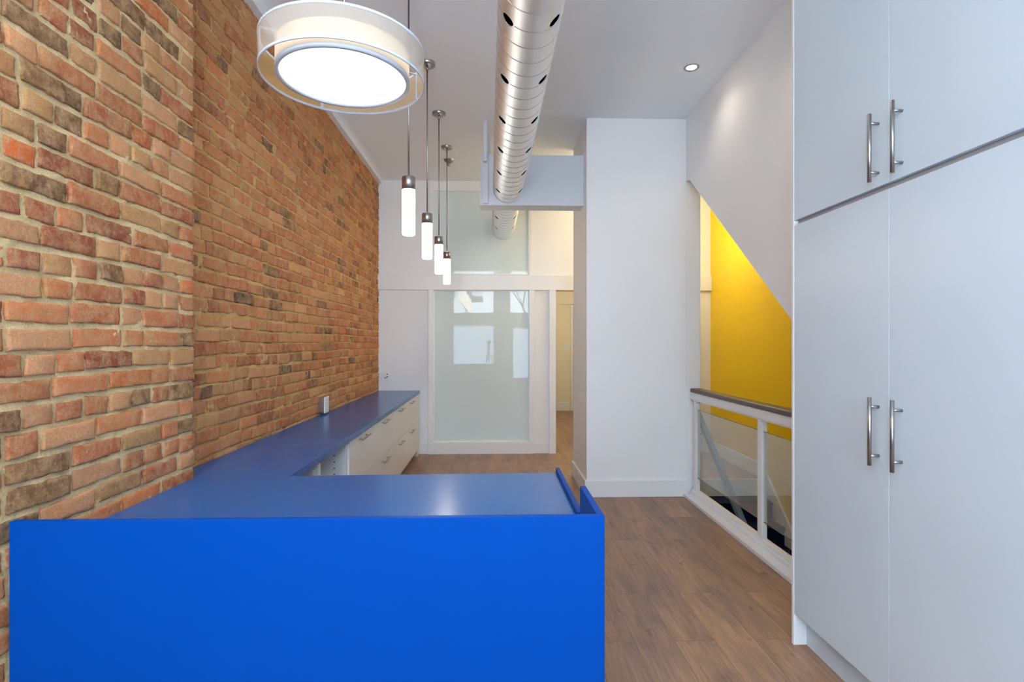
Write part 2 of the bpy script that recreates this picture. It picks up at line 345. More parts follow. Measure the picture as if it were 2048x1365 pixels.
# --- brick wall, brick by brick
def brick_wall(pier):
    bm = bmesh.new(); cl = bm.verts.layers.float_color.new('bc')
    def lum(c, k): return tuple(min(1, q*k) for q in c[:3])+(0.2,)
    kinds_p = [(3.6, lin(196, 118, 80)), (2.6, lin(184, 102, 72)), (2.4, lin(208, 148, 114)), (1.3, lin(156, 84, 64)), (1.7, lin(122, 88, 66)), (0.8, lin(98, 76, 62)), (1.6, lin(190, 140, 98)), (0.8, lin(212, 112, 62))]
    kinds_r = [(4.0, lin(200, 126, 80)), (3.4, lin(188, 110, 72)), (2.6, lin(204, 144, 98)), (1.6, lin(166, 98, 66)), (0.7, lin(124, 90, 64)), (0.3, lin(96, 76, 62)), (1.8, lin(198, 142, 88)), (0.9, lin(210, 156, 106))]
    def pick(ks):
        t = R.random()*sum(k[0] for k in ks)
        for wgt, c in ks:
            t -= wgt
            if t <= 0: break
        k = R.uniform(0.80, 1.2); h = R.uniform(-0.07, 0.02)
        return (min(1, c[0]*k*1.12*(1+h)), min(1, c[1]*k*1.05), min(1, c[2]*k*(0.88 if ks is kinds_p else 1.0)), 1)
    def brick(X, y0, y1, z0, z1, col, depth, tilt):
        nx = max(6, int((y1-y0)/0.018)); nz_ = 8
        rows = []
        sd = R.random()*100
        js = [R.uniform(-0.004, 0.004) for _ in range(8)]
        for j in range(nz_+1):
            row = []
            for i in range(nx+1):
                u = i/nx; v = j/nz_
                ring = min(i, nx-i, j, nz_-j)
                uu = {0: u}.get(ring, u)
                # move the second ring close to the edge so the arris is tight
                W = y1-y0
                if i == 1: uu = 0.0022/W
                if i == nx-1: uu = 1-0.0022/W
                if i == 2: uu = 0.008/W
                if i == nx-2: uu = 1-0.008/W
                vv = v
                vv = (0, 0.03, 0.10, 0.25, 0.5, 0.75, 0.90, 0.97, 1)[j]
                y = y0+(y1-y0)*uu; z = z0+(z1-z0)*vv
                y += (js[0]*(1-uu)*(1-vv)+js[1]*uu*(1-vv)+js[2]*(1-uu)*vv+js[3]*uu*vv)
                z += (js[4]*(1-uu)*(1-vv)+js[5]*uu*(1-vv)+js[6]*(1-uu)*vv+js[7]*uu*vv)
                e = noise.noise(Vector((y*38, z*38, sd)))
                e2 = noise.noise(Vector((y*38+40, z*38, sd)))
                if ring <= 2:
                    e3 = noise.noise(Vector((y*110, z*110, sd))); e4 = noise.noise(Vector((y*110+9, z*110, sd)))
                    y += e*0.005+e3*0.0028; z += e2*0.005+e4*0.0028
                d = 0.0
                if ring == 0:
                    d = -0.012
                    if (i in (0, nx)) and (j in (0, nz_)):
                        y += (0.006 if i == 0 else -0.006); z += (0.006 if j == 0 else -0.006)
                elif ring == 1: d = depth-0.0018+0.0015*e
                else: d = depth+0.0035*noise.noise(Vector((y*22, z*22, sd+5)))
                d += tilt*(u-0.5)
                vt = bm.verts.new((X+d, y, z)); vt[cl] = col; row.append(vt)
            rows.append(row)
        for j in range(nz_):
            for i in range(nx):
                f = bm.faces.new((rows[j][i], rows[j][i+1], rows[j+1][i+1], rows[j+1][i])); f.smooth = True
    def face(X, Y0, Y1, kinds, course, L, H, joint, mort, m_amp, flush_end):
        z = 0.02; r = 0
        while z < CEIL-0.06:
            header = (r % 6 == 3)
            y = Y1 if flush_end else Y1+R.uniform(0, L)
            dz = R.uniform(-0.003, 0.003)
            first = True
            while y > Y0:
                ln = H if (header or R.random() < 0.26) else L*R.uniform(0.96, 1.03)
                if first and flush_end: ln = R.choice([H, L, L*0.75, H*0.9])
                y1 = min(y, Y1); y0 = max(y-ln, Y0)
                if y1-y0 > 0.035:
                    tone = pick(kinds)
                    wob = 0.004*math.sin(y*2.1+X*7)+0.003*math.sin(y*5.3+z)
                    brick(X, y0+joint/2, y1-(0 if (first and flush_end) else joint/2), z+joint/2+dz+wob, z+course-joint/2+dz+wob, tone, R.uniform(-0.001, 0.006), R.uniform(-0.004, 0.004))
                y -= ln; first = False
            z += course; r += 1
        # mortar bed: lumpy sheet just behind the arrises, wiped over some bricks
        ny = int((Y1-Y0)/0.014); nz_ = int(CEIL/0.014); g = []
        for j in range(nz_+1):
            row = []
            for i in range(ny+1):
                yy = Y0+(Y1-Y0)*i/ny; zz = CEIL*j/nz_
                d = -0.0065+m_amp*noise.noise(Vector((yy*16, zz*16, X)))+0.006*noise.noise(Vector((yy*45, zz*45, 3)))+0.55*m_amp*max(0, noise.noise(Vector((yy*2.2, zz*2.2, 9))))
                if i in (0, ny): d = min(d, -0.003)
                vt = bm.verts.new((X+d, yy, zz))
                k = 0.92+0.22*noise.noise(Vector((yy*9, zz*9, 1)))
                vt[cl] = lum(mort, k); row.append(vt)
            g.append(row)
        for j in range(nz_):
            for i in range(ny):
                f = bm.faces.new((g[j][i], g[j][i+1], g[j+1][i+1], g[j+1][i])); f.smooth = True
        return
    if pier: face(PX, -1.1, PY, kinds_p, 0.0835, 0.262, 0.130, 0.016, lin(240, 212, 160), 0.0065, True)
    else: face(RX, 2.70, 7.64, kinds_r, 0.0805, 0.258, 0.128, 0.013, lin(226, 186, 124), 0.0095, False)
    # solid body and the return of the pier
    nv = len(bm.verts)
    box(bm, -1.85, PX-0.014, -1.1, PY-0.006, 0, CEIL) if pier else box(bm, -1.85, RX-0.016, PY-0.005, 7.64, 0, CEIL)
    z = 0.02
    for v in list(bm.verts)[nv:]: v[cl] = lin(190, 150, 100)
    return bm
for nm_, pr_ in (('wall_left', False), ('wall_pier', True)):
    bw = brick_wall(pr_)
    me = bpy.data.meshes.new(nm_); bw.to_mesh(me); bw.free()
    wl = bpy.data.objects.new(nm_, me); COL.objects.link(wl); me.materials.append(M['brick']); wl['kind'] = 'structure'
struct('trim_1', B((RX-0.02, RX+0.055, 2.73, 7.6, CEIL-0.055, CEIL+0.01), (PX-0.02, PX+0.05, -1.0, 2.73, CEIL-0.055, CEIL+0.01)), M['trim'], 0.004)

# column between shop floor and stair hall
struct('wall_column', B((0.925, 1.936, 5.45, 6.37, 0, CEIL+0.02), (1.936, 2.09, 5.468, 6.37, 0, CEIL+0.02)), M['wall'], 0.003)
struct('baseboard_column', prism(bmesh.new(), [(0.905, 5.43), (1.935, 5.43), (1.935, 5.452), (0.927, 5.452), (0.927, 6.375), (0.905, 6.375)], 'z', 0, 0.165), M['trim'], 0.003)
# right wall with the slanted opening above the stair guard
ay, az, by, bz = 5.352, 3.168, 3.547, 1.74
sl = (az-bz)/(ay-by); y0 = 2.2
struct('wall_right', prism(bmesh.new(), [(5.475, CEIL+0.01), (5.475, az+0.02), (ay, az), (y0, az-sl*(ay-y0)), (y0, -0.02), (-1.1, -0.02), (-1.1, CEIL+0.01)], 'x', 1.935, 2.09), M['wall'], 0.003)
# sill of the opening and the enclosure of the stairwell
struct('wall_stairwell', B((2.075, 2.095, 2.2, 6.1, -2.7, -0.02), (2.075, 3.2, 2.1, 2.2, -2.7, CEIL)), M['wall'])
struct('wall_yellow', B((3.06, 3.2, 2.0, 7.7, -2.7, CEIL+0.01)), M['yellow'])
struct('wall_stair_soffit', prism(bmesh.new(), [(ay+0.1, az+0.08), (2.2, az-sl*(ay-2.2)), (2.2, az-sl*(ay-2.2)+0.12), (ay+0.1, az+0.2)], 'x', 2.09, 3.06), M['wall'])
bm = bmesh.new(); box(bm, 3.04, 3.061, 6.1, 7.6, 0, 0.17)
prism(bm, [(6.1, 0.0), (6.1, 0.17), (3.0, 0.17-0.9*3.1), (3.0, -0.25-0.9*3.1), (6.05, -0.25)], 'x', 3.035, 3.061)
struct('baseboard_yellow', bm, M['trim'], 0.003)
# back wall: piers, panels, beam
YB = 7.63
bm = B((-1.75, -0.85, YB, YB+0.12, 0, CEIL), (-0.85, 0.48, YB+0.05, YB+0.12, 0, CEIL), (0.48, 0.855, YB, YB+0.12, 0, CEIL),
       (-0.85, 0.48, YB, YB+0.12, 3.68, CEIL), (0.855, 2.3, YB, YB+0.12, 2.3, CEIL), (2.3, 3.2, YB, YB+0.12, 0, CEIL))
struct('wall_back', bm, M['wall'])
struct('trim_2', B((-1.62, 3.06, YB-0.045, YB+0.14, 2.285, 2.495)), M['trim'], 0.003)          # beam
struct('trim_3', B((-0.918, -0.85, YB-0.042, YB+0.002, 0, 2.285), (-0.90, -0.85, YB-0.012, YB+0.002, 2.495, CEIL)), M['trim'], 0.002)
struct('trim_4', B((0.485, 0.56, YB-0.042, YB+0.002, 0, 2.285), (0.48, 0.52, YB-0.012, YB+0.002, 2.495, CEIL)), M['trim'], 0.002)
struct('trim_5', B((0.764, 0.858, YB-0.042, YB+0.125, 0, 2.285)), M['trim'], 0.002)
struct('baseboard_back', B((-1.6, -0.918, YB-0.018, YB+0.002, 0, 0.145), (0.56, 0.764, YB-0.018, YB+0.002, 0, 0.145)), M['trim'], 0.003)
for k, (z0, z1) in enumerate(((2.50, 3.68), (0.165, 2.285))):
    o = struct('window_%d' % (k+1), B((-0.85, 0.485, YB+0.012, YB+0.022, z0, z1)), M['frosted'])
    fr = B((-0.852, -0.838, YB-0.012, YB+0.012, z0, z1), (0.471, 0.487, YB-0.012, YB+0.012, z0, z1), (-0.85, 0.485, YB-0.012, YB+0.012, z1-0.012, z1), (-0.85, 0.485, YB-(0.02 if k else 0.012), YB+0.012, z0, z0+0.014))
    obj('window_frame', fr, M['trim'], o, 0.002)
struct('trim_6', B((-0.85, 0.485, YB-0.045, YB+0.05, 0, 0.165)), M['trim'], 0.003)
# corridor beyond
struct('wall_corridor', B((0.70, 0.84, YB+0.12, 12.5, 0, 3.1), (0.70, 3.2, 12.4, 12.52, 0, 3.1), (2.75, 2.9, YB+0.12, 12.4, 0, 3.1), (0.84, 2.75, 12.37, 12.41, 2.43, 3.0)), M['cream'])
struct('baseboard_corridor', B((0.84, 1.70, 12.375, 12.405, 0, 0.185)), M['trim'], 0.003)
d = struct('door_1', B((1.79, 2.60, 12.36, 12.40, 0.01, 2.36)), M['cream'], 0.003)
obj('door_frame', B((1.735, 1.785, 12.345, 12.405, 0, 2.41), (1.735, 2.66, 12.345, 12.405, 2.37, 2.41), (2.61, 2.66, 12.345, 12.405, 0, 2.41)), M['trim'], d, 0.002)
bm = tube(bmesh.new(), (1.83, 12.36, 1.15), (1.83, 12.30, 1.15), 0.012); tube(bm, (1.83, 12.30, 1.15), (1.83, 12.30, 1.05), 0.012)
box(bm, 1.80, 1.86, 12.35, 12.36, 1.08, 1.22); obj('door_handle', bm, M['steel'], d)
obj('door_hinge', B((1.72, 1.80, 12.335, 12.346, 2.375, 2.40)), M['steel'], d)
sw = thing('light_switch', (1.626, 12.4, 1.38), 'small white light switch plate on the cream corridor wall beside the door', 'light switch')
obj('switch_plate', B((1.58, 1.67, 12.392, 12.399, 1.375, 1.52)), M['plastic'], sw, 0.002)
obj('toggle', B((1.617, 1.633, 12.38, 12.393, 1.43, 1.465)), M['plastic'], sw, 0.002)
# shop front behind the camera
YF = -1.1
bm = B((-1.6, -1.255, YF-0.12, YF, 0, CEIL), (0.0, 0.44, YF-0.12, YF, 0, CEIL), (1.22, 2.1, YF-0.12, YF, 0, CEIL),
       (-1.255, 0.0, YF-0.12, YF, 0, 0.89), (-1.255, 0.0, YF-0.12, YF, 2.10, 2.42), (0.44, 1.22, YF-0.12, YF, 2.10, 2.42),
       (-1.255, 0.0, YF-0.12, YF, 3.74, CEIL), (0.44, 1.22, YF-0.12, YF, 3.74, CEIL))
struct('wall_front', bm, M['trim'])
for k, (x0, x1, z0, z1, mt) in enumerate(((-1.255, 0, 0.89, 2.10, 'frost_pane'), (-1.255, 0, 2.42, 3.74, 'glass'), (0.44, 1.22, 2.42, 3.74, 'glass'))):
    o = struct('window_%d' % (k+3), B((x0, x0+0.03, YF-0.09, YF-0.03, z0, z1), (x1-0.03, x1, YF-0.09, YF-0.03, z0, z1), (x0, x1, YF-0.09, YF-0.03, z0, z0+0.03), (x0, x1, YF-0.09, YF-0.03, z1-0.03, z1)), M['trim'])
    obj('pane', B((x0+0.03, x1-0.03, YF-0.065, YF-0.060, z0+0.03, z1-0.03)), M[mt], o)
o = struct('door_2', B((0.44, 0.55, YF-0.09, YF-0.04, 0, 2.10), (1.11, 1.22, YF-0.09, YF-0.04, 0, 2.10), (0.44, 1.22, YF-0.09, YF-0.04, 0, 0.49), (0.44, 1.22, YF-0.09, YF-0.04, 2.0, 2.10)), M['trim'])
obj('door_pane', B((0.55, 1.11, YF-0.065, YF-0.060, 0.49, 2.0)), M['frost_pane'], o)
# street outside, seen only as a reflection in the frosted glass
struct('floor_street', B((-14, 14, -30, YF-0.12, -0.2, -0.02)), M['ground'])
def tree(x, y, h, seed, label):
    r = random.Random(seed); bm = bmesh.new()
    def grow(p, d, ln, rad, lv):
        q = p+d*ln; tube(bm, p, q, rad, 6, rad*0.7)
        if lv == 0: return
        for _ in range(3 if lv > 1 else 4):
            nd = (d+Vector((r.uniform(-.7, .7), r.uniform(-.7, .7), r.uniform(-.2, .5)))).normalized()
            grow(q, nd, ln*r.uniform(.62, .85), rad*0.6, lv-1)
    grow(Vector((x, y, 0)), Vector((0, 0, 1)), h*0.3, h*0.016, 5)
    return tag(obj('bare_tree', bm, M['bark'], loc=(x, y, 0)), label, 'tree', 'street trees')
tree(-1.5, -10, 5.0, 3, 'bare winter tree reflected at the upper left of the lower frosted glass')
tree(2.4, -20, 8.0, 8, 'bare winter tree reflected at the upper right of the lower frosted glass')

# ================================================================ STAIRS
SR, ST = 0.19, 0.245
st = thing('staircase', (2.58, 6.1, 0), 'dark staircase with navy treads going down below the landing behind the glass guard', 'stairs')
for k in range(11):
    z1 = -SR*k; yb = 6.1-ST*k
    obj('riser', B((2.096, 3.034, yb, yb+0.02, z1-SR+0.0005, z1-(0.0 if k == 0 else 0.03))), M['trim' if k == 0 else 'tread'], st, 0, label='white top riser' if k == 0 else None)
    if k < 10: obj('tread', B((2.096, 3.034, yb-ST-0.025, yb+0.019, z1-SR-0.03, z1-SR)), M['tread'], st, 0.004)
struct('floor_lower', B((2.0, 3.2, 2.0, 3.7, -2.35, -2.25)), M['floor'])
hr = thing('stair_handrail', (2.16, 5.3, 0.3), 'blue grey sloping stair handrail seen through the left glass guard pane', 'handrail')
p0 = Vector((2.2, 6.0, 0.92)); p1 = Vector((2.2, 3.9, -0.72)); dv = (p1-p0).normalized(); up = Vector((1, 0, 0)).cross(dv)
up = -up if up.z < 0 else up
bm = bmesh.new(); vs = []
for p in (p0, p1):
    for a, b in ((-0.025, -0.03), (0.025, -0.03), (0.025, 0.03), (-0.025, 0.03)): vs.append(bm.verts.new(p+Vector((a, 0, 0))+up*b))
for f in ((0, 1, 2, 3), (7, 6, 5, 4), (0, 4, 5, 1), (1, 5, 6, 2), (2, 6, 7, 3), (3, 7, 4, 0)): bm.faces.new([vs[i] for i in f])
obj('rail', bm, M['greyrail'], hr, 0.006)
for t in (0.16, 0.62):
    p = p0.lerp(p1, t); bm = tube(bmesh.new(), p-up*0.03, p-up*0.06-Vector((0, 0, 0.02)), 0.008); tube(bm, p-up*0.06-Vector((0, 0, 0.02)), (2.096, p.y, p.z-0.10), 0.008)
    obj('bracket', bm, M['steel'], hr)

# guard in the opening
gd = thing('stair_guard', (2.02, 4.5, 0), 'white stair guard with dark handrail and clear glass panes beside the yellow wall', 'railing')
obj('curb', B((1.90, 2.06, 2.78, 5.44, 0, 0.032), (1.975, 2.07, 2.78, 5.44, 0.032, 0.062), (1.99, 2.05, 2.78, 5.44, 0.062, 0.078)), M['trim'], gd, 0.003)
obj('handrail', B((1.955, 2.065, 2.4, 5.40, 1.055, 1.095)), M['handrail'], gd, 0.012, label='dark stained wooden handrail')
obj('top_rail', B((1.975, 2.05, 2.4, 5.44, 0.985, 1.055), (1.985, 2.04, 2.4, 5.44, 0.972, 0.985)), M['trim'], gd, 0.003)
for a, b in ((5.36, 5.42), (4.025, 4.088), (2.75, 2.81)):
    obj('post', B((2.0, 2.045, a, b, 0.07, 0.975)), M['trim'], gd, 0.003)
for a, b in ((4.06, 5.385), (2.79, 4.03)):
    g = obj('glass_pane', B((2.016, 2.024, a, b, 0.205, 0.882)), M['guard_glass'], gd)
    obj('glass_edge', B((2.015, 2.025, a, b, 0.8815, 0.884), (2.015, 2.025, a, b, 0.203, 0.2055), (2.015, 2.025, a-0.002, a, 0.203, 0.884), (2.015, 2.025, b, b+0.002, 0.203, 0.884)), M['glass_edge'], g)

# ================================================================ BLUE DESK AND WORKTOP
ZT = 0.887
dk = thing('reception_desk', (-0.56, 1.7, 0), 'royal blue reception desk front with short side return, nearest to viewer', 'desk')
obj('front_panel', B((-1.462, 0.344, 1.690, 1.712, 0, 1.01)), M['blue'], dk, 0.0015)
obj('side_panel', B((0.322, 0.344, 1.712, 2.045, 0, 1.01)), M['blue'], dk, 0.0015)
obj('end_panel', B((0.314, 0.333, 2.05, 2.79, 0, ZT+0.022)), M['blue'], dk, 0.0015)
bm = bmesh.new()
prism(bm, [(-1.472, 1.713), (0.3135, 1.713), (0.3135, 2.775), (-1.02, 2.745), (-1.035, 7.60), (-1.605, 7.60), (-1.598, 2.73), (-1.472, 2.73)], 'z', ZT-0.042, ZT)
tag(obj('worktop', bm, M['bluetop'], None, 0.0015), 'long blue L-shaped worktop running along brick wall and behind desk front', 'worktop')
# open shelf cabinet under the worktop
XC = -1.06
oc = thing('open_shelf_cabinet', (-1.3, 3.4, 0), 'white open cabinet with peg holes under the blue worktop, left of drawers', 'cabinet')
zb = ZT-0.043
for a, b in ((2.80, 2.822), (3.315, 3.36), (3.92, 3.945)):
    s = obj('side_panel', B((-1.585, XC, a, b, 0.0, zb)), M['inside'], oc, 0.001)
    if a > 2.9:
        bm = bmesh.new()
        for x in (-1.14, -1.45):
            for q in range(14): tube(bm, (x, a-0.0008, 0.16+q*0.045), (x, a+0.002, 0.16+q*0.045), 0.005, 8)
        obj('peg_hole', bm, M['blackplastic'], s)['kind'] = 'stuff'
obj('back_panel', B((-1.592, -1.58, 2.80, 3.945, 0.0, zb)), M['inside'], oc)
obj('shelf', B((-1.585, XC-0.02, 2.822, 3.92, 0.09, 0.108)), M['inside'], oc)
obj('shelf', B((-1.585, XC-0.03, 2.822, 3.315, 0.42, 0.438)), M['inside'], oc)
# drawer cabinets
def bar_handle(c, axis, n_, length, off, r=0.0065):
    c = Vector(c); bm = bmesh.new(); a = Vector(axis); nn = Vector(n_)
    tube(bm, c+nn*off-a*length/2, c+nn*off+a*length/2, r, 16)
    for s in (-1, 1): tube(bm, c+a*s*length*0.36, c+nn*off+a*s*length*0.36, r*0.8, 12)
    return bm
ys = [3.947, 4.735, 5.61, 6.44, 7.30]
wh = ['nearest to the open shelves', 'second from the open shelves', 'third from the open shelves', 'farthest, against the back wall']
for k in range(4):
    a, b = ys[k], ys[k+1]
    if k == 3: b = 7.46
    u = thing('drawer_cabinet', (-1.33, (a+b)/2, 0), 'white two-drawer cabinet under the worktop, ' + wh[k], 'cabinet', 'drawer cabinets under the worktop')
    obj('body', B((-1.59, XC-0.002, a+0.0005, b-0.0005, 0.09, zb)), M['inside'], u)
    for z0, z1, hz in ((0.095, 0.490, 0.445), (0.494, zb-0.004, 0.807)):
        dr = obj('drawer', B((XC, XC+0.019, a+0.0008, b-0.0008, z0, z1)), M['cab2'], u, 0.001)
        obj('handle', bar_handle((XC+0.019, (4.34, 5.19, 6.06, 6.83)[k], hz), (0, 1, 0), (1, 0, 0), 0.28, 0.032), M['steel'], dr)
    obj('toe_kick', B((-1.59, XC-0.03, a, b, 0.001, 0.089)), M['plinth'], u)
tag(obj('filler_panel', B((-1.59, XC+0.010, 7.461, 7.60, 0.0, zb)), M['trim'], None, 0.001), 'narrow white filler panel between last drawer cabinet and back wall', 'panel')

# ================================================================ TALL CABINETS (right)
XF = 1.535; ZS = 2.163
def door_(parent, a, b, z0, z1, hy, hz, lab=None):
    dd = obj('door', B((XF, XF+0.019, a+0.0012, b-0.0012, z0, z1)), M['cab'], parent, 0.0012)
    obj('handle', bar_handle((XF, hy, hz), (0, 0, 1), (-1, 0, 0), 0.272, 0.038, 0.0075), M['steel'], dd)
lc = thing('tall_cabinet', (1.75, 2.1, 0), 'tall pale grey two-door cabinet standing on floor at right, below the slanting seam', 'cabinet')
ym = 2.072; e0, e1 = 1.36, 2.765
obj('body', B((XF+0.021, 1.932, e0, e1-0.02, 0.155, ZS-0.014)), M['inside'], lc)
obj('side_panel', B((XF-0.002, 1.932, e1-0.019, e1, 0, ZS-0.006)), M['trim'], lc, 0.001)
door_(lc, ym, e1-0.019, 0.165, ZS-0.012, ym+0.058, 1.196)
door_(lc, e0, ym, 0.165, ZS-0.012, ym-0.066, 1.197)
obj('toe_kick', B((XF+0.065, XF+0.083, e0, e1-0.02, 0, 0.155)), M['cab'], lc)
uc = thing('wall_cabinet', (1.75, 2.1, ZS), 'upper pale two-door cabinet reaching the ceiling, on top of the tall cabinet', 'cabinet')
obj('body', B((XF+0.021, 1.932, e0, e1-0.02, ZS-0.013, CEIL-0.05)), M['gap'], uc)
obj('side_panel', B((XF-0.002, 1.932, e1-0.019, e1, ZS-0.005, CEIL-0.002)), M['trim'], uc, 0.001)
door_(uc, ym, e1-0.019, ZS+0.012, CEIL-0.06, ym+0.059, 2.328)
door_(uc, e0, ym, ZS+0.012, CEIL-0.06, ym-0.067, 2.327)
obj('top_filler', B((XF+0.004, XF+0.02, e0, e1-0.02, CEIL-0.057, CEIL-0.002)), M['cab'], uc)

# ================================================================ LAMPS
# drum lamp
dx, dy, dz = -0.572, 2.095, 2.545
dl = thing('drum_pendant_lamp', (dx, dy, dz), 'large round white double-drum pendant lamp hanging over the blue desk', 'lamp')
o = obj('outer_shade', lathe(bmesh.new(), [(0.300, 0.004), (0.300, 0.118)], dx, dy, dz, 96), M['sheer'], dl, label='sheer outer drum shade')
for z0 in (0.0, 0.114):
    obj('shade_rim', lathe(bmesh.new(), [(0.2980, z0), (0.3022, z0), (0.3022, z0+0.009), (0.2980, z0+0.009)], dx, dy, dz, 96, True), M['rim'], dl)
obj('inner_shade', lathe(bmesh.new(), [(0.242, 0.014), (0.2435, 0.014), (0.2435, 0.104), (0.242, 0.104)], dx, dy, dz, 96, True), M['linen'], dl, label='cream inner drum shade')
obj('diffuser_rim', lathe(bmesh.new(), [(0.231, 0.004), (0.2445, 0.004), (0.2445, 0.018), (0.231, 0.018)], dx, dy, dz, 96, True), M['rim'], dl)
obj('diffuser', lathe(bmesh.new(), [(0, 0.011), (0.20, 0.011), (0.235, 0.012)], dx, dy, dz, 96), M['diffuser'], dl, label='glowing white diffuser disc')
for a in (0.575, 2.145, 3.716, 5.286):
    c, s = math.cos(a), math.sin(a); bm = bmesh.new()
    p = Vector((dx, dy, 0)); t = Vector((-s, c, 0)); rr = Vector((c, s, 0))
    for r0, r1, w_, z0, z1 in ((0.02, 0.299, 0.006, dz+0.108, dz+0.111),):
        q = [p+rr*r0+t*w_, p+rr*r1+t*w_, p+rr*r1-t*w_, p+rr*r0-t*w_]
        prism(bm, [(v.x, v.y) for v in q], 'z', z0, z1)
    q = [p+rr*0.296+t*0.006, p+rr*0.2985+t*0.006, p+rr*0.2985-t*0.006, p+rr*0.296-t*0.006]
    if a < 5: prism(bm, [(v.x, v.y) for v in q], 'z', dz+0.004, dz+0.116)
    obj('spoke', bm, M['rim'], dl)
obj('rod', tube(bmesh.new(), (dx, dy, dz+0.10), (dx, dy, CEIL-0.02), 0.0065, 16), M['steel'], dl)
obj('canopy', lathe(bmesh.new(), [(0, 0), (0.062, 0), (0.066, 0.004), (0.066, 0.026)], dx, dy, CEIL-0.026, 40), M['steel'], dl)
l = bpy.data.lights.new('drum_bulb', 'POINT'); l.energy = 0.8; l.color = (1, 0.86, 0.68); l.shadow_soft_size = 0.05
o = bpy.data.objects.new('drum_bulb', l); o.location = (dx, dy, dz+0.06); COL.objects.link(o)
# small cylinder pendants
pl = None
pd = [(-0.540, 3.45), (-0.543, 4.42), (-0.546, 5.375), (-0.548, 6.30)]
names = ['nearest of the row of four', 'second nearest of the row of four', 'third nearest of the row of four', 'farthest of the row of four']
for k, (x, y) in enumerate(pd):
    lab = 'lit white cylinder pendant on steel rod, ' + names[k]
    if pl is None:
        pl = thing('cylinder_pendant_lamp', (x, y, 2.227), lab, 'lamp', 'row of cylinder pendants')
        obj('glass_shade', lathe(bmesh.new(), [(0, 0), (0.034, 0), (0.0395, 0.006), (0.0405, 0.02), (0.0405, 0.287)], x, y, 2.227, 40), M['lamp'], pl)
        obj('cap', lathe(bmesh.new(), [(0.0405, 0.285), (0.0425, 0.285), (0.0425, 0.362), (0.039, 0.366), (0.008, 0.366)], x, y, 2.227, 40), M['steel'], pl)
        obj('rod', tube(bmesh.new(), (x, y, 2.592), (x, y, CEIL-0.02), 0.0058, 16), M['steel'], pl)
        cn = obj('canopy', lathe(bmesh.new(), [(0.0, 0), (0.060, 0), (0.0655, 0.005), (0.0655, 0.024)], x, y, CEIL-0.024, 40), M['steel'], pl)
        for s in (-1, 1): obj('screw', tube(bmesh.new(), (x+s*0.035, y, CEIL-0.0265), (x+s*0.035, y, CEIL-0.023), 0.004, 10), M['blackplastic'], cn)
        obj('collar', lathe(bmesh.new(), [(0.0058, 0), (0.011, 0), (0.011, 0.035), (0.0058, 0.035)], x, y, CEIL-0.06, 20), M['steel'], pl)
    else:
        c = copy_tree(pl); c.location = (x, y, 2.227); c['label'] = lab
# recessed downlights: one in view, two seen mirrored in the frosted glass, one more without a fixture, out of view near the tall cabinets
def downlight(x, y, label, e=60, inview=True):
    if inview:
        dn = thing('recessed_downlight', (x, y, CEIL-0.004), label, 'lamp', None)
        obj('trim_ring', lathe(bmesh.new(), [(0.040, -0.001), (0.058, -0.004), (0.062, 0.0), (0.062, 0.003), (0.040, 0.003)], x, y, CEIL-0.003, 40, True), M['steel'], dn)
        obj('bulb', lathe(bmesh.new(), [(0, -0.006), (0.022, -0.005), (0.034, -0.002), (0.040, 0.001)], x, y, CEIL-0.002, 32), M['bulb'], dn)
    l = bpy.data.lights.new('downlight_beam', 'SPOT'); l.energy = e; l.color = (1, 0.87, 0.72); l.spot_size = 2.5; l.spot_blend = 1.0; l.shadow_soft_size = 0.035
    lo = bpy.data.objects.new('downlight_beam', l); lo.location = (x, y, CEIL-0.03); COL.objects.link(lo)
downlight(1.615, 4.42, 'small lit recessed downlight in white ceiling near the right wall', 6)
downlight(-1.05, 0.35, 'lit downlight mirrored as a white dot low in upper frosted glass, left of the pair', 60)
downlight(-0.37, 0.35, 'lit downlight mirrored as a white dot low in upper frosted glass, right of the pair', 60)
downlight(1.5, 3.0, '', 13, False)
# warm lamps of the hall and corridor, hidden behind the column
def point(name, loc, e, col, rad=0.08):
    l = bpy.data.lights.new(name, 'POINT'); l.energy = e; l.color = col; l.shadow_soft_size = rad
    o = bpy.data.objects.new(name, l); o.location = loc; COL.objects.link(o)
point('hall_lamp', (1.75, 7.0, 3.55), 11, (1, 0.80, 0.50))
point('corridor_lamp', (1.7, 10.2, 2.8), 26, (1, 0.84, 0.58))
point('stair_lamp', (2.35, 6.65, 2.9), 16, (1, 0.85, 0.62))

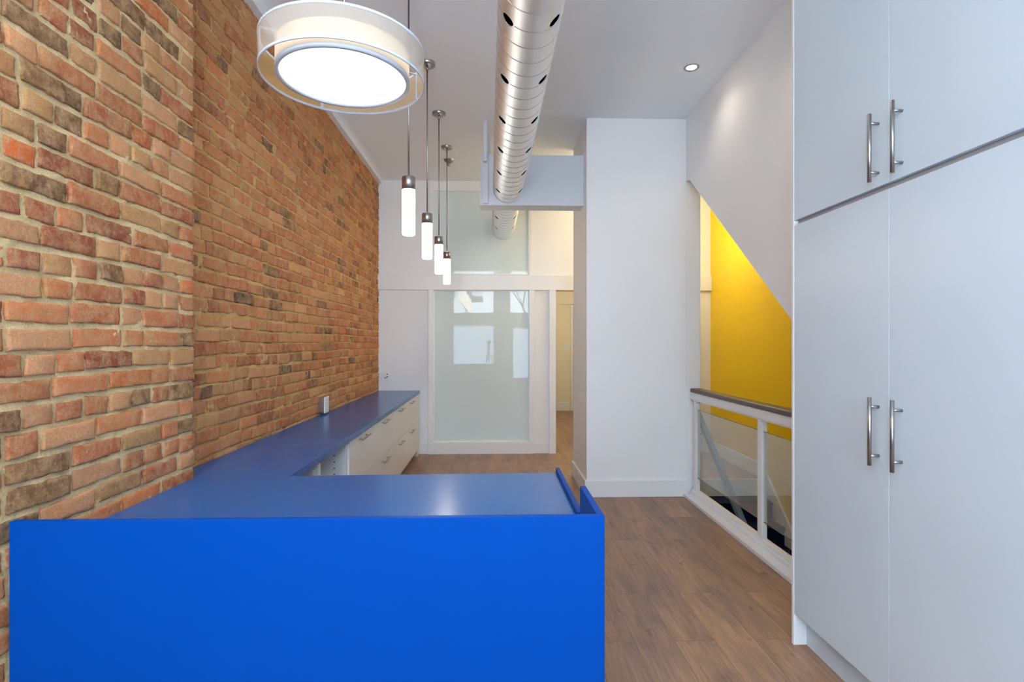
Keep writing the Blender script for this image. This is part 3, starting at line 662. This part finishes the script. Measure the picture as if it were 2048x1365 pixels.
# ================================================================ DUCT AND BULKHEAD
def duct():
    RD = 0.155; ZC = 3.152
    def ax(y): return 0.196-0.0098*y
    ya, yb_ = -1.09, YB+0.012
    root = thing('ventilation_duct', (ax(3.5), 3.5, 3.0), 'round spiral galvanised steel ventilation duct with black air slots below the ceiling', 'duct')
    bm = tube(bmesh.new(), (ax(ya), ya, ZC), (ax(yb_), yb_, ZC), RD, 96)
    for f in [f for f in bm.faces if len(f.verts) > 4]: bm.faces.remove(f)
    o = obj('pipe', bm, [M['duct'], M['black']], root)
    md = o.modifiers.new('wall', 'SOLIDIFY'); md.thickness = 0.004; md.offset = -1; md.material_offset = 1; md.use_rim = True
    # air holes
    cb = bmesh.new(); base = wpos(root)
    k = 0; y = 2.52-0.567*6
    while y < 7.4:
        if not (5.55 < y < 5.95):
            for s in (-1, 1):
                c = Vector((ax(y), y, ZC)); dr = Vector((s*math.sin(0.80), 0, -math.cos(0.80)))
                tube(cb, c+dr*0.10, c+dr*0.22, 0.034, 28)
        y += 0.567
    cm = bpy.data.meshes.new('cut'); bmesh.ops.recalc_face_normals(cb, faces=cb.faces); bmesh.ops.translate(cb, verts=cb.verts, vec=-base); cb.to_mesh(cm); cb.free()
    co = bpy.data.objects.new('cut', cm); COL.objects.link(co); co.location = base
    bo = o.modifiers.new('holes', 'BOOLEAN'); bo.operation = 'DIFFERENCE'; bo.object = co; bo.solver = 'EXACT'
    try: bo.material_mode = 'INDEX'
    except Exception: pass
    dg = bpy.context.evaluated_depsgraph_get(); dg.update()
    nm = bpy.data.meshes.new_from_object(o.evaluated_get(dg)); o.modifiers.clear(); o.data = nm; nm.name = 'pipe'
    bpy.data.objects.remove(co)
    A = Vector((ax(ya), ya, ZC))-base; D = (Vector((ax(yb_), yb_, ZC))-base-A).normalized(); nl = []
    for p_ in nm.polygons:
        for li in p_.loop_indices:
            v = nm.vertices[nm.loops[li].vertex_index].co-A; v = v-D*v.dot(D)
            r_ = v.length; v.normalize(); d_ = p_.normal.dot(v)
            nl.append(v if d_ > 0.9 else (-v if d_ < -0.9 else p_.normal.copy()))
    for p_ in nm.polygons: p_.use_smooth = True
    nm.normals_split_custom_set(nl)
    # spiral seam ridge
    bm = bmesh.new(); pitch = 0.1405; n_ = 72; prev = None; turns = int((yb_-ya)/pitch*n_)
    for i in range(turns):
        a = 2*PI*i/n_; y = ya+0.01+pitch*i/n_
        if y > yb_-0.01: break
        kk = (y-2.52)/0.567; dyh = (kk-round(kk))*0.567; ah = min(abs((a % (2*PI))-(1.5*PI-0.80)), abs((a % (2*PI))-(1.5*PI+0.80)))*RD
        if dyh*dyh+ah*ah < 0.037**2: prev = None; continue
        c = Vector((ax(y), y, ZC)); dr = Vector((math.cos(a), 0, math.sin(a)))
        ring = [bm.verts.new(c+dr*(RD-0.0005)+Vector((0, -0.003, 0))), bm.verts.new(c+dr*(RD+0.0022)+Vector((0, -0.0012, 0))), bm.verts.new(c+dr*(RD+0.0022)+Vector((0, 0.0012, 0))), bm.verts.new(c+dr*(RD-0.0005)+Vector((0, 0.003, 0)))]
        if prev:
            for q in range(3):
                f = bm.faces.new((prev[q], prev[q+1], ring[q+1], ring[q])); f.smooth = True
        prev = ring
    obj('spiral_seam', bm, M['seam'], root)
duct()
bk = thing('bulkhead_box', (0.4, 5.75, 2.974), 'grey blue boxed beam crossing the duct, fixed to the side of the column', 'bulkhead')
# box built round the duct: the pipe passes through a notch
def notched():
    # front outline with a circular hole for the duct, made of two halves
    ZC = 3.152; RD = 0.1555; cx = 0.196-0.0098*5.74; x0, x1, z0, z1 = -0.152, 0.9245, 2.974, 3.497
    bm = bmesh.new(); n_ = 40
    circ_b = [(cx+RD*math.cos(a), ZC+RD*math.sin(a)) for a in [PI+PI*i/n_ for i in range(n_+1)]]
    circ_t = [(cx+RD*math.cos(a), ZC+RD*math.sin(a)) for a in [PI-PI*i/n_ for i in range(n_+1)]]
    for pts, zz in ((circ_b, z0), (circ_t, z1)):
        for i in range(n_):
            q = [pts[i], pts[i+1], (pts[i+1][0], zz), (pts[i][0], zz)]
            prism(bm, q, 'y', 5.64, 5.86)
    box(bm, x0, cx-RD, 5.64, 5.86, z0, z1); box(bm, cx+RD, x1, 5.64, 5.86, z0, z1)
    bmesh.ops.remove_doubles(bm, verts=bm.verts, dist=1e-5)
    # drop the internal faces left between the pieces
    seen = {}
    for f in bm.faces: seen.setdefault(tuple(sorted(v.index for v in f.verts)), []).append(f)
    bm.verts.index_update()
    return bm
obj('box', notched(), M['box'], bk)
obj('hanger_strap', B((-0.112, -0.078, 5.55, 5.60, 3.40, CEIL)), M['box'], bk, 0.002)
obj('hanger_strap', B((-0.075, -0.045, 5.87, 5.90, 3.0, CEIL)), M['box'], bk, 0.002)
bm = B((-0.125, -0.065, 5.600, 5.638, 2.985, 3.50)); obj('mounting_plate', bm, M['box'], bk, 0.002)
# sprinkler
x, y = -0.562, 6.752
sp = thing('sprinkler_head', (x, y, CEIL-0.09), 'small chrome sprinkler head on ceiling behind the farthest pendant canopy', 'sprinkler')
obj('escutcheon', lathe(bmesh.new(), [(0.065, 0), (0.060, -0.012), (0.045, -0.03), (0.028, -0.042), (0.0, -0.042)], x, y, CEIL, 32), M['steel'], sp)
bm = lathe(bmesh.new(), [(0, -0.04), (0.016, -0.04), (0.022, -0.05), (0.020, -0.066), (0.010, -0.078), (0, -0.08)], x, y, CEIL, 24)
obj('nozzle', bm, M['steel'], sp)

# ================================================================ OUTLETS
so = thing('surface_outlet_box', (-1.58, 5.1, ZT), 'small steel outlet box with white cover against brick wall, on the blue worktop', 'outlet')
obj('back_box', B((-1.612, -1.560, 5.045, 5.165, ZT+0.020, ZT+0.160)), M['steel'], so, 0.003)
cv = obj('cover_plate', B((-1.560, -1.553, 5.04, 5.17, ZT+0.016, ZT+0.164)), M['plastic'], so, 0.002, label='white cover plate')
obj('receptacle', B((-1.5535, -1.550, 5.085, 5.125, ZT+0.045, ZT+0.082), (-1.5535, -1.550, 5.085, 5.125, ZT+0.097, ZT+0.134)), M['plastic'], cv, 0.001)
wo_ = thing('wall_outlet', (-1.53, YB, 1.02), 'white double outlet plate with black jacks on the back wall above worktop', 'outlet')
pt = obj('cover_plate', B((-1.595, -1.465, YB-0.012, YB-0.0005, 1.02, 1.155)), M['plastic'], wo_, 0.002)
obj('receptacle', B((-1.58, -1.545, YB-0.0145, YB-0.012, 1.035, 1.14)), M['plastic'], wo_, 0.001)
for z in (1.06, 1.11):
    for s in (-0.009, 0.009): obj('socket_slot', B((-1.5635+s, -1.5615+s, YB-0.0155, YB-0.0145, z, z+0.010)), M['blackplastic'], wo_)
    obj('socket_slot', tube(bmesh.new(), (-1.5625, YB-0.0155, z-0.007), (-1.5625, YB-0.0145, z-0.007), 0.003, 8), M['blackplastic'], wo_)
for z in (1.113, 1.078): obj('jack', tube(bmesh.new(), (-1.488, YB-0.017, z), (-1.488, YB-0.0115, z), 0.0085, 16), M['blackplastic'], wo_, label='black round jack')
obj('plug', tube(bmesh.new(), (-1.512, YB-0.03, 1.065), (-1.512, YB-0.0115, 1.065), 0.013, 16), M['steel'], wo_)

# ================================================================ TRIPOD (the photographer's, mirrored in the frosted glass)
tp = thing('camera_tripod', (-0.16, -0.2, 0), 'dark camera on a tripod, mirrored in the lower frosted glass', 'tripod')
obj('camera_body', B((-0.235, -0.085, -0.23, -0.17, 1.50, 1.60), (-0.19, -0.13, -0.22, -0.18, 1.60, 1.625)), M['blackplastic'], tp, 0.008)
obj('lens', tube(bmesh.new(), (-0.16, -0.17, 1.548), (-0.16, -0.11, 1.548), 0.036, 28), M['blackplastic'], tp)
bm = tube(bmesh.new(), (-0.16, -0.2, 0.75), (-0.16, -0.2, 1.44), 0.014); tube(bm, (-0.16, -0.2, 1.44), (-0.16, -0.2, 1.50), 0.03)
obj('centre_column', bm, M['blackplastic'], tp)
for a in (0.4, 0.4+2*PI/3, 0.4+4*PI/3):
    c, s = math.cos(a), math.sin(a)
    bm = tube(bmesh.new(), (-0.16+c*0.03, -0.2+s*0.03, 1.26), (-0.16+c*0.22, -0.2+s*0.22, 0.6), 0.014); tube(bm, (-0.16+c*0.22, -0.2+s*0.22, 0.6), (-0.16+c*0.39, -0.2+s*0.39, 0.006), 0.010)
    obj('leg', bm, M['blackplastic'], tp)
obj('pan_handle', tube(bmesh.new(), (-0.16, -0.2, 1.46), (-0.33, -0.26, 1.50), 0.008), M['blackplastic'], tp)
bpy.context.view_layer.update()
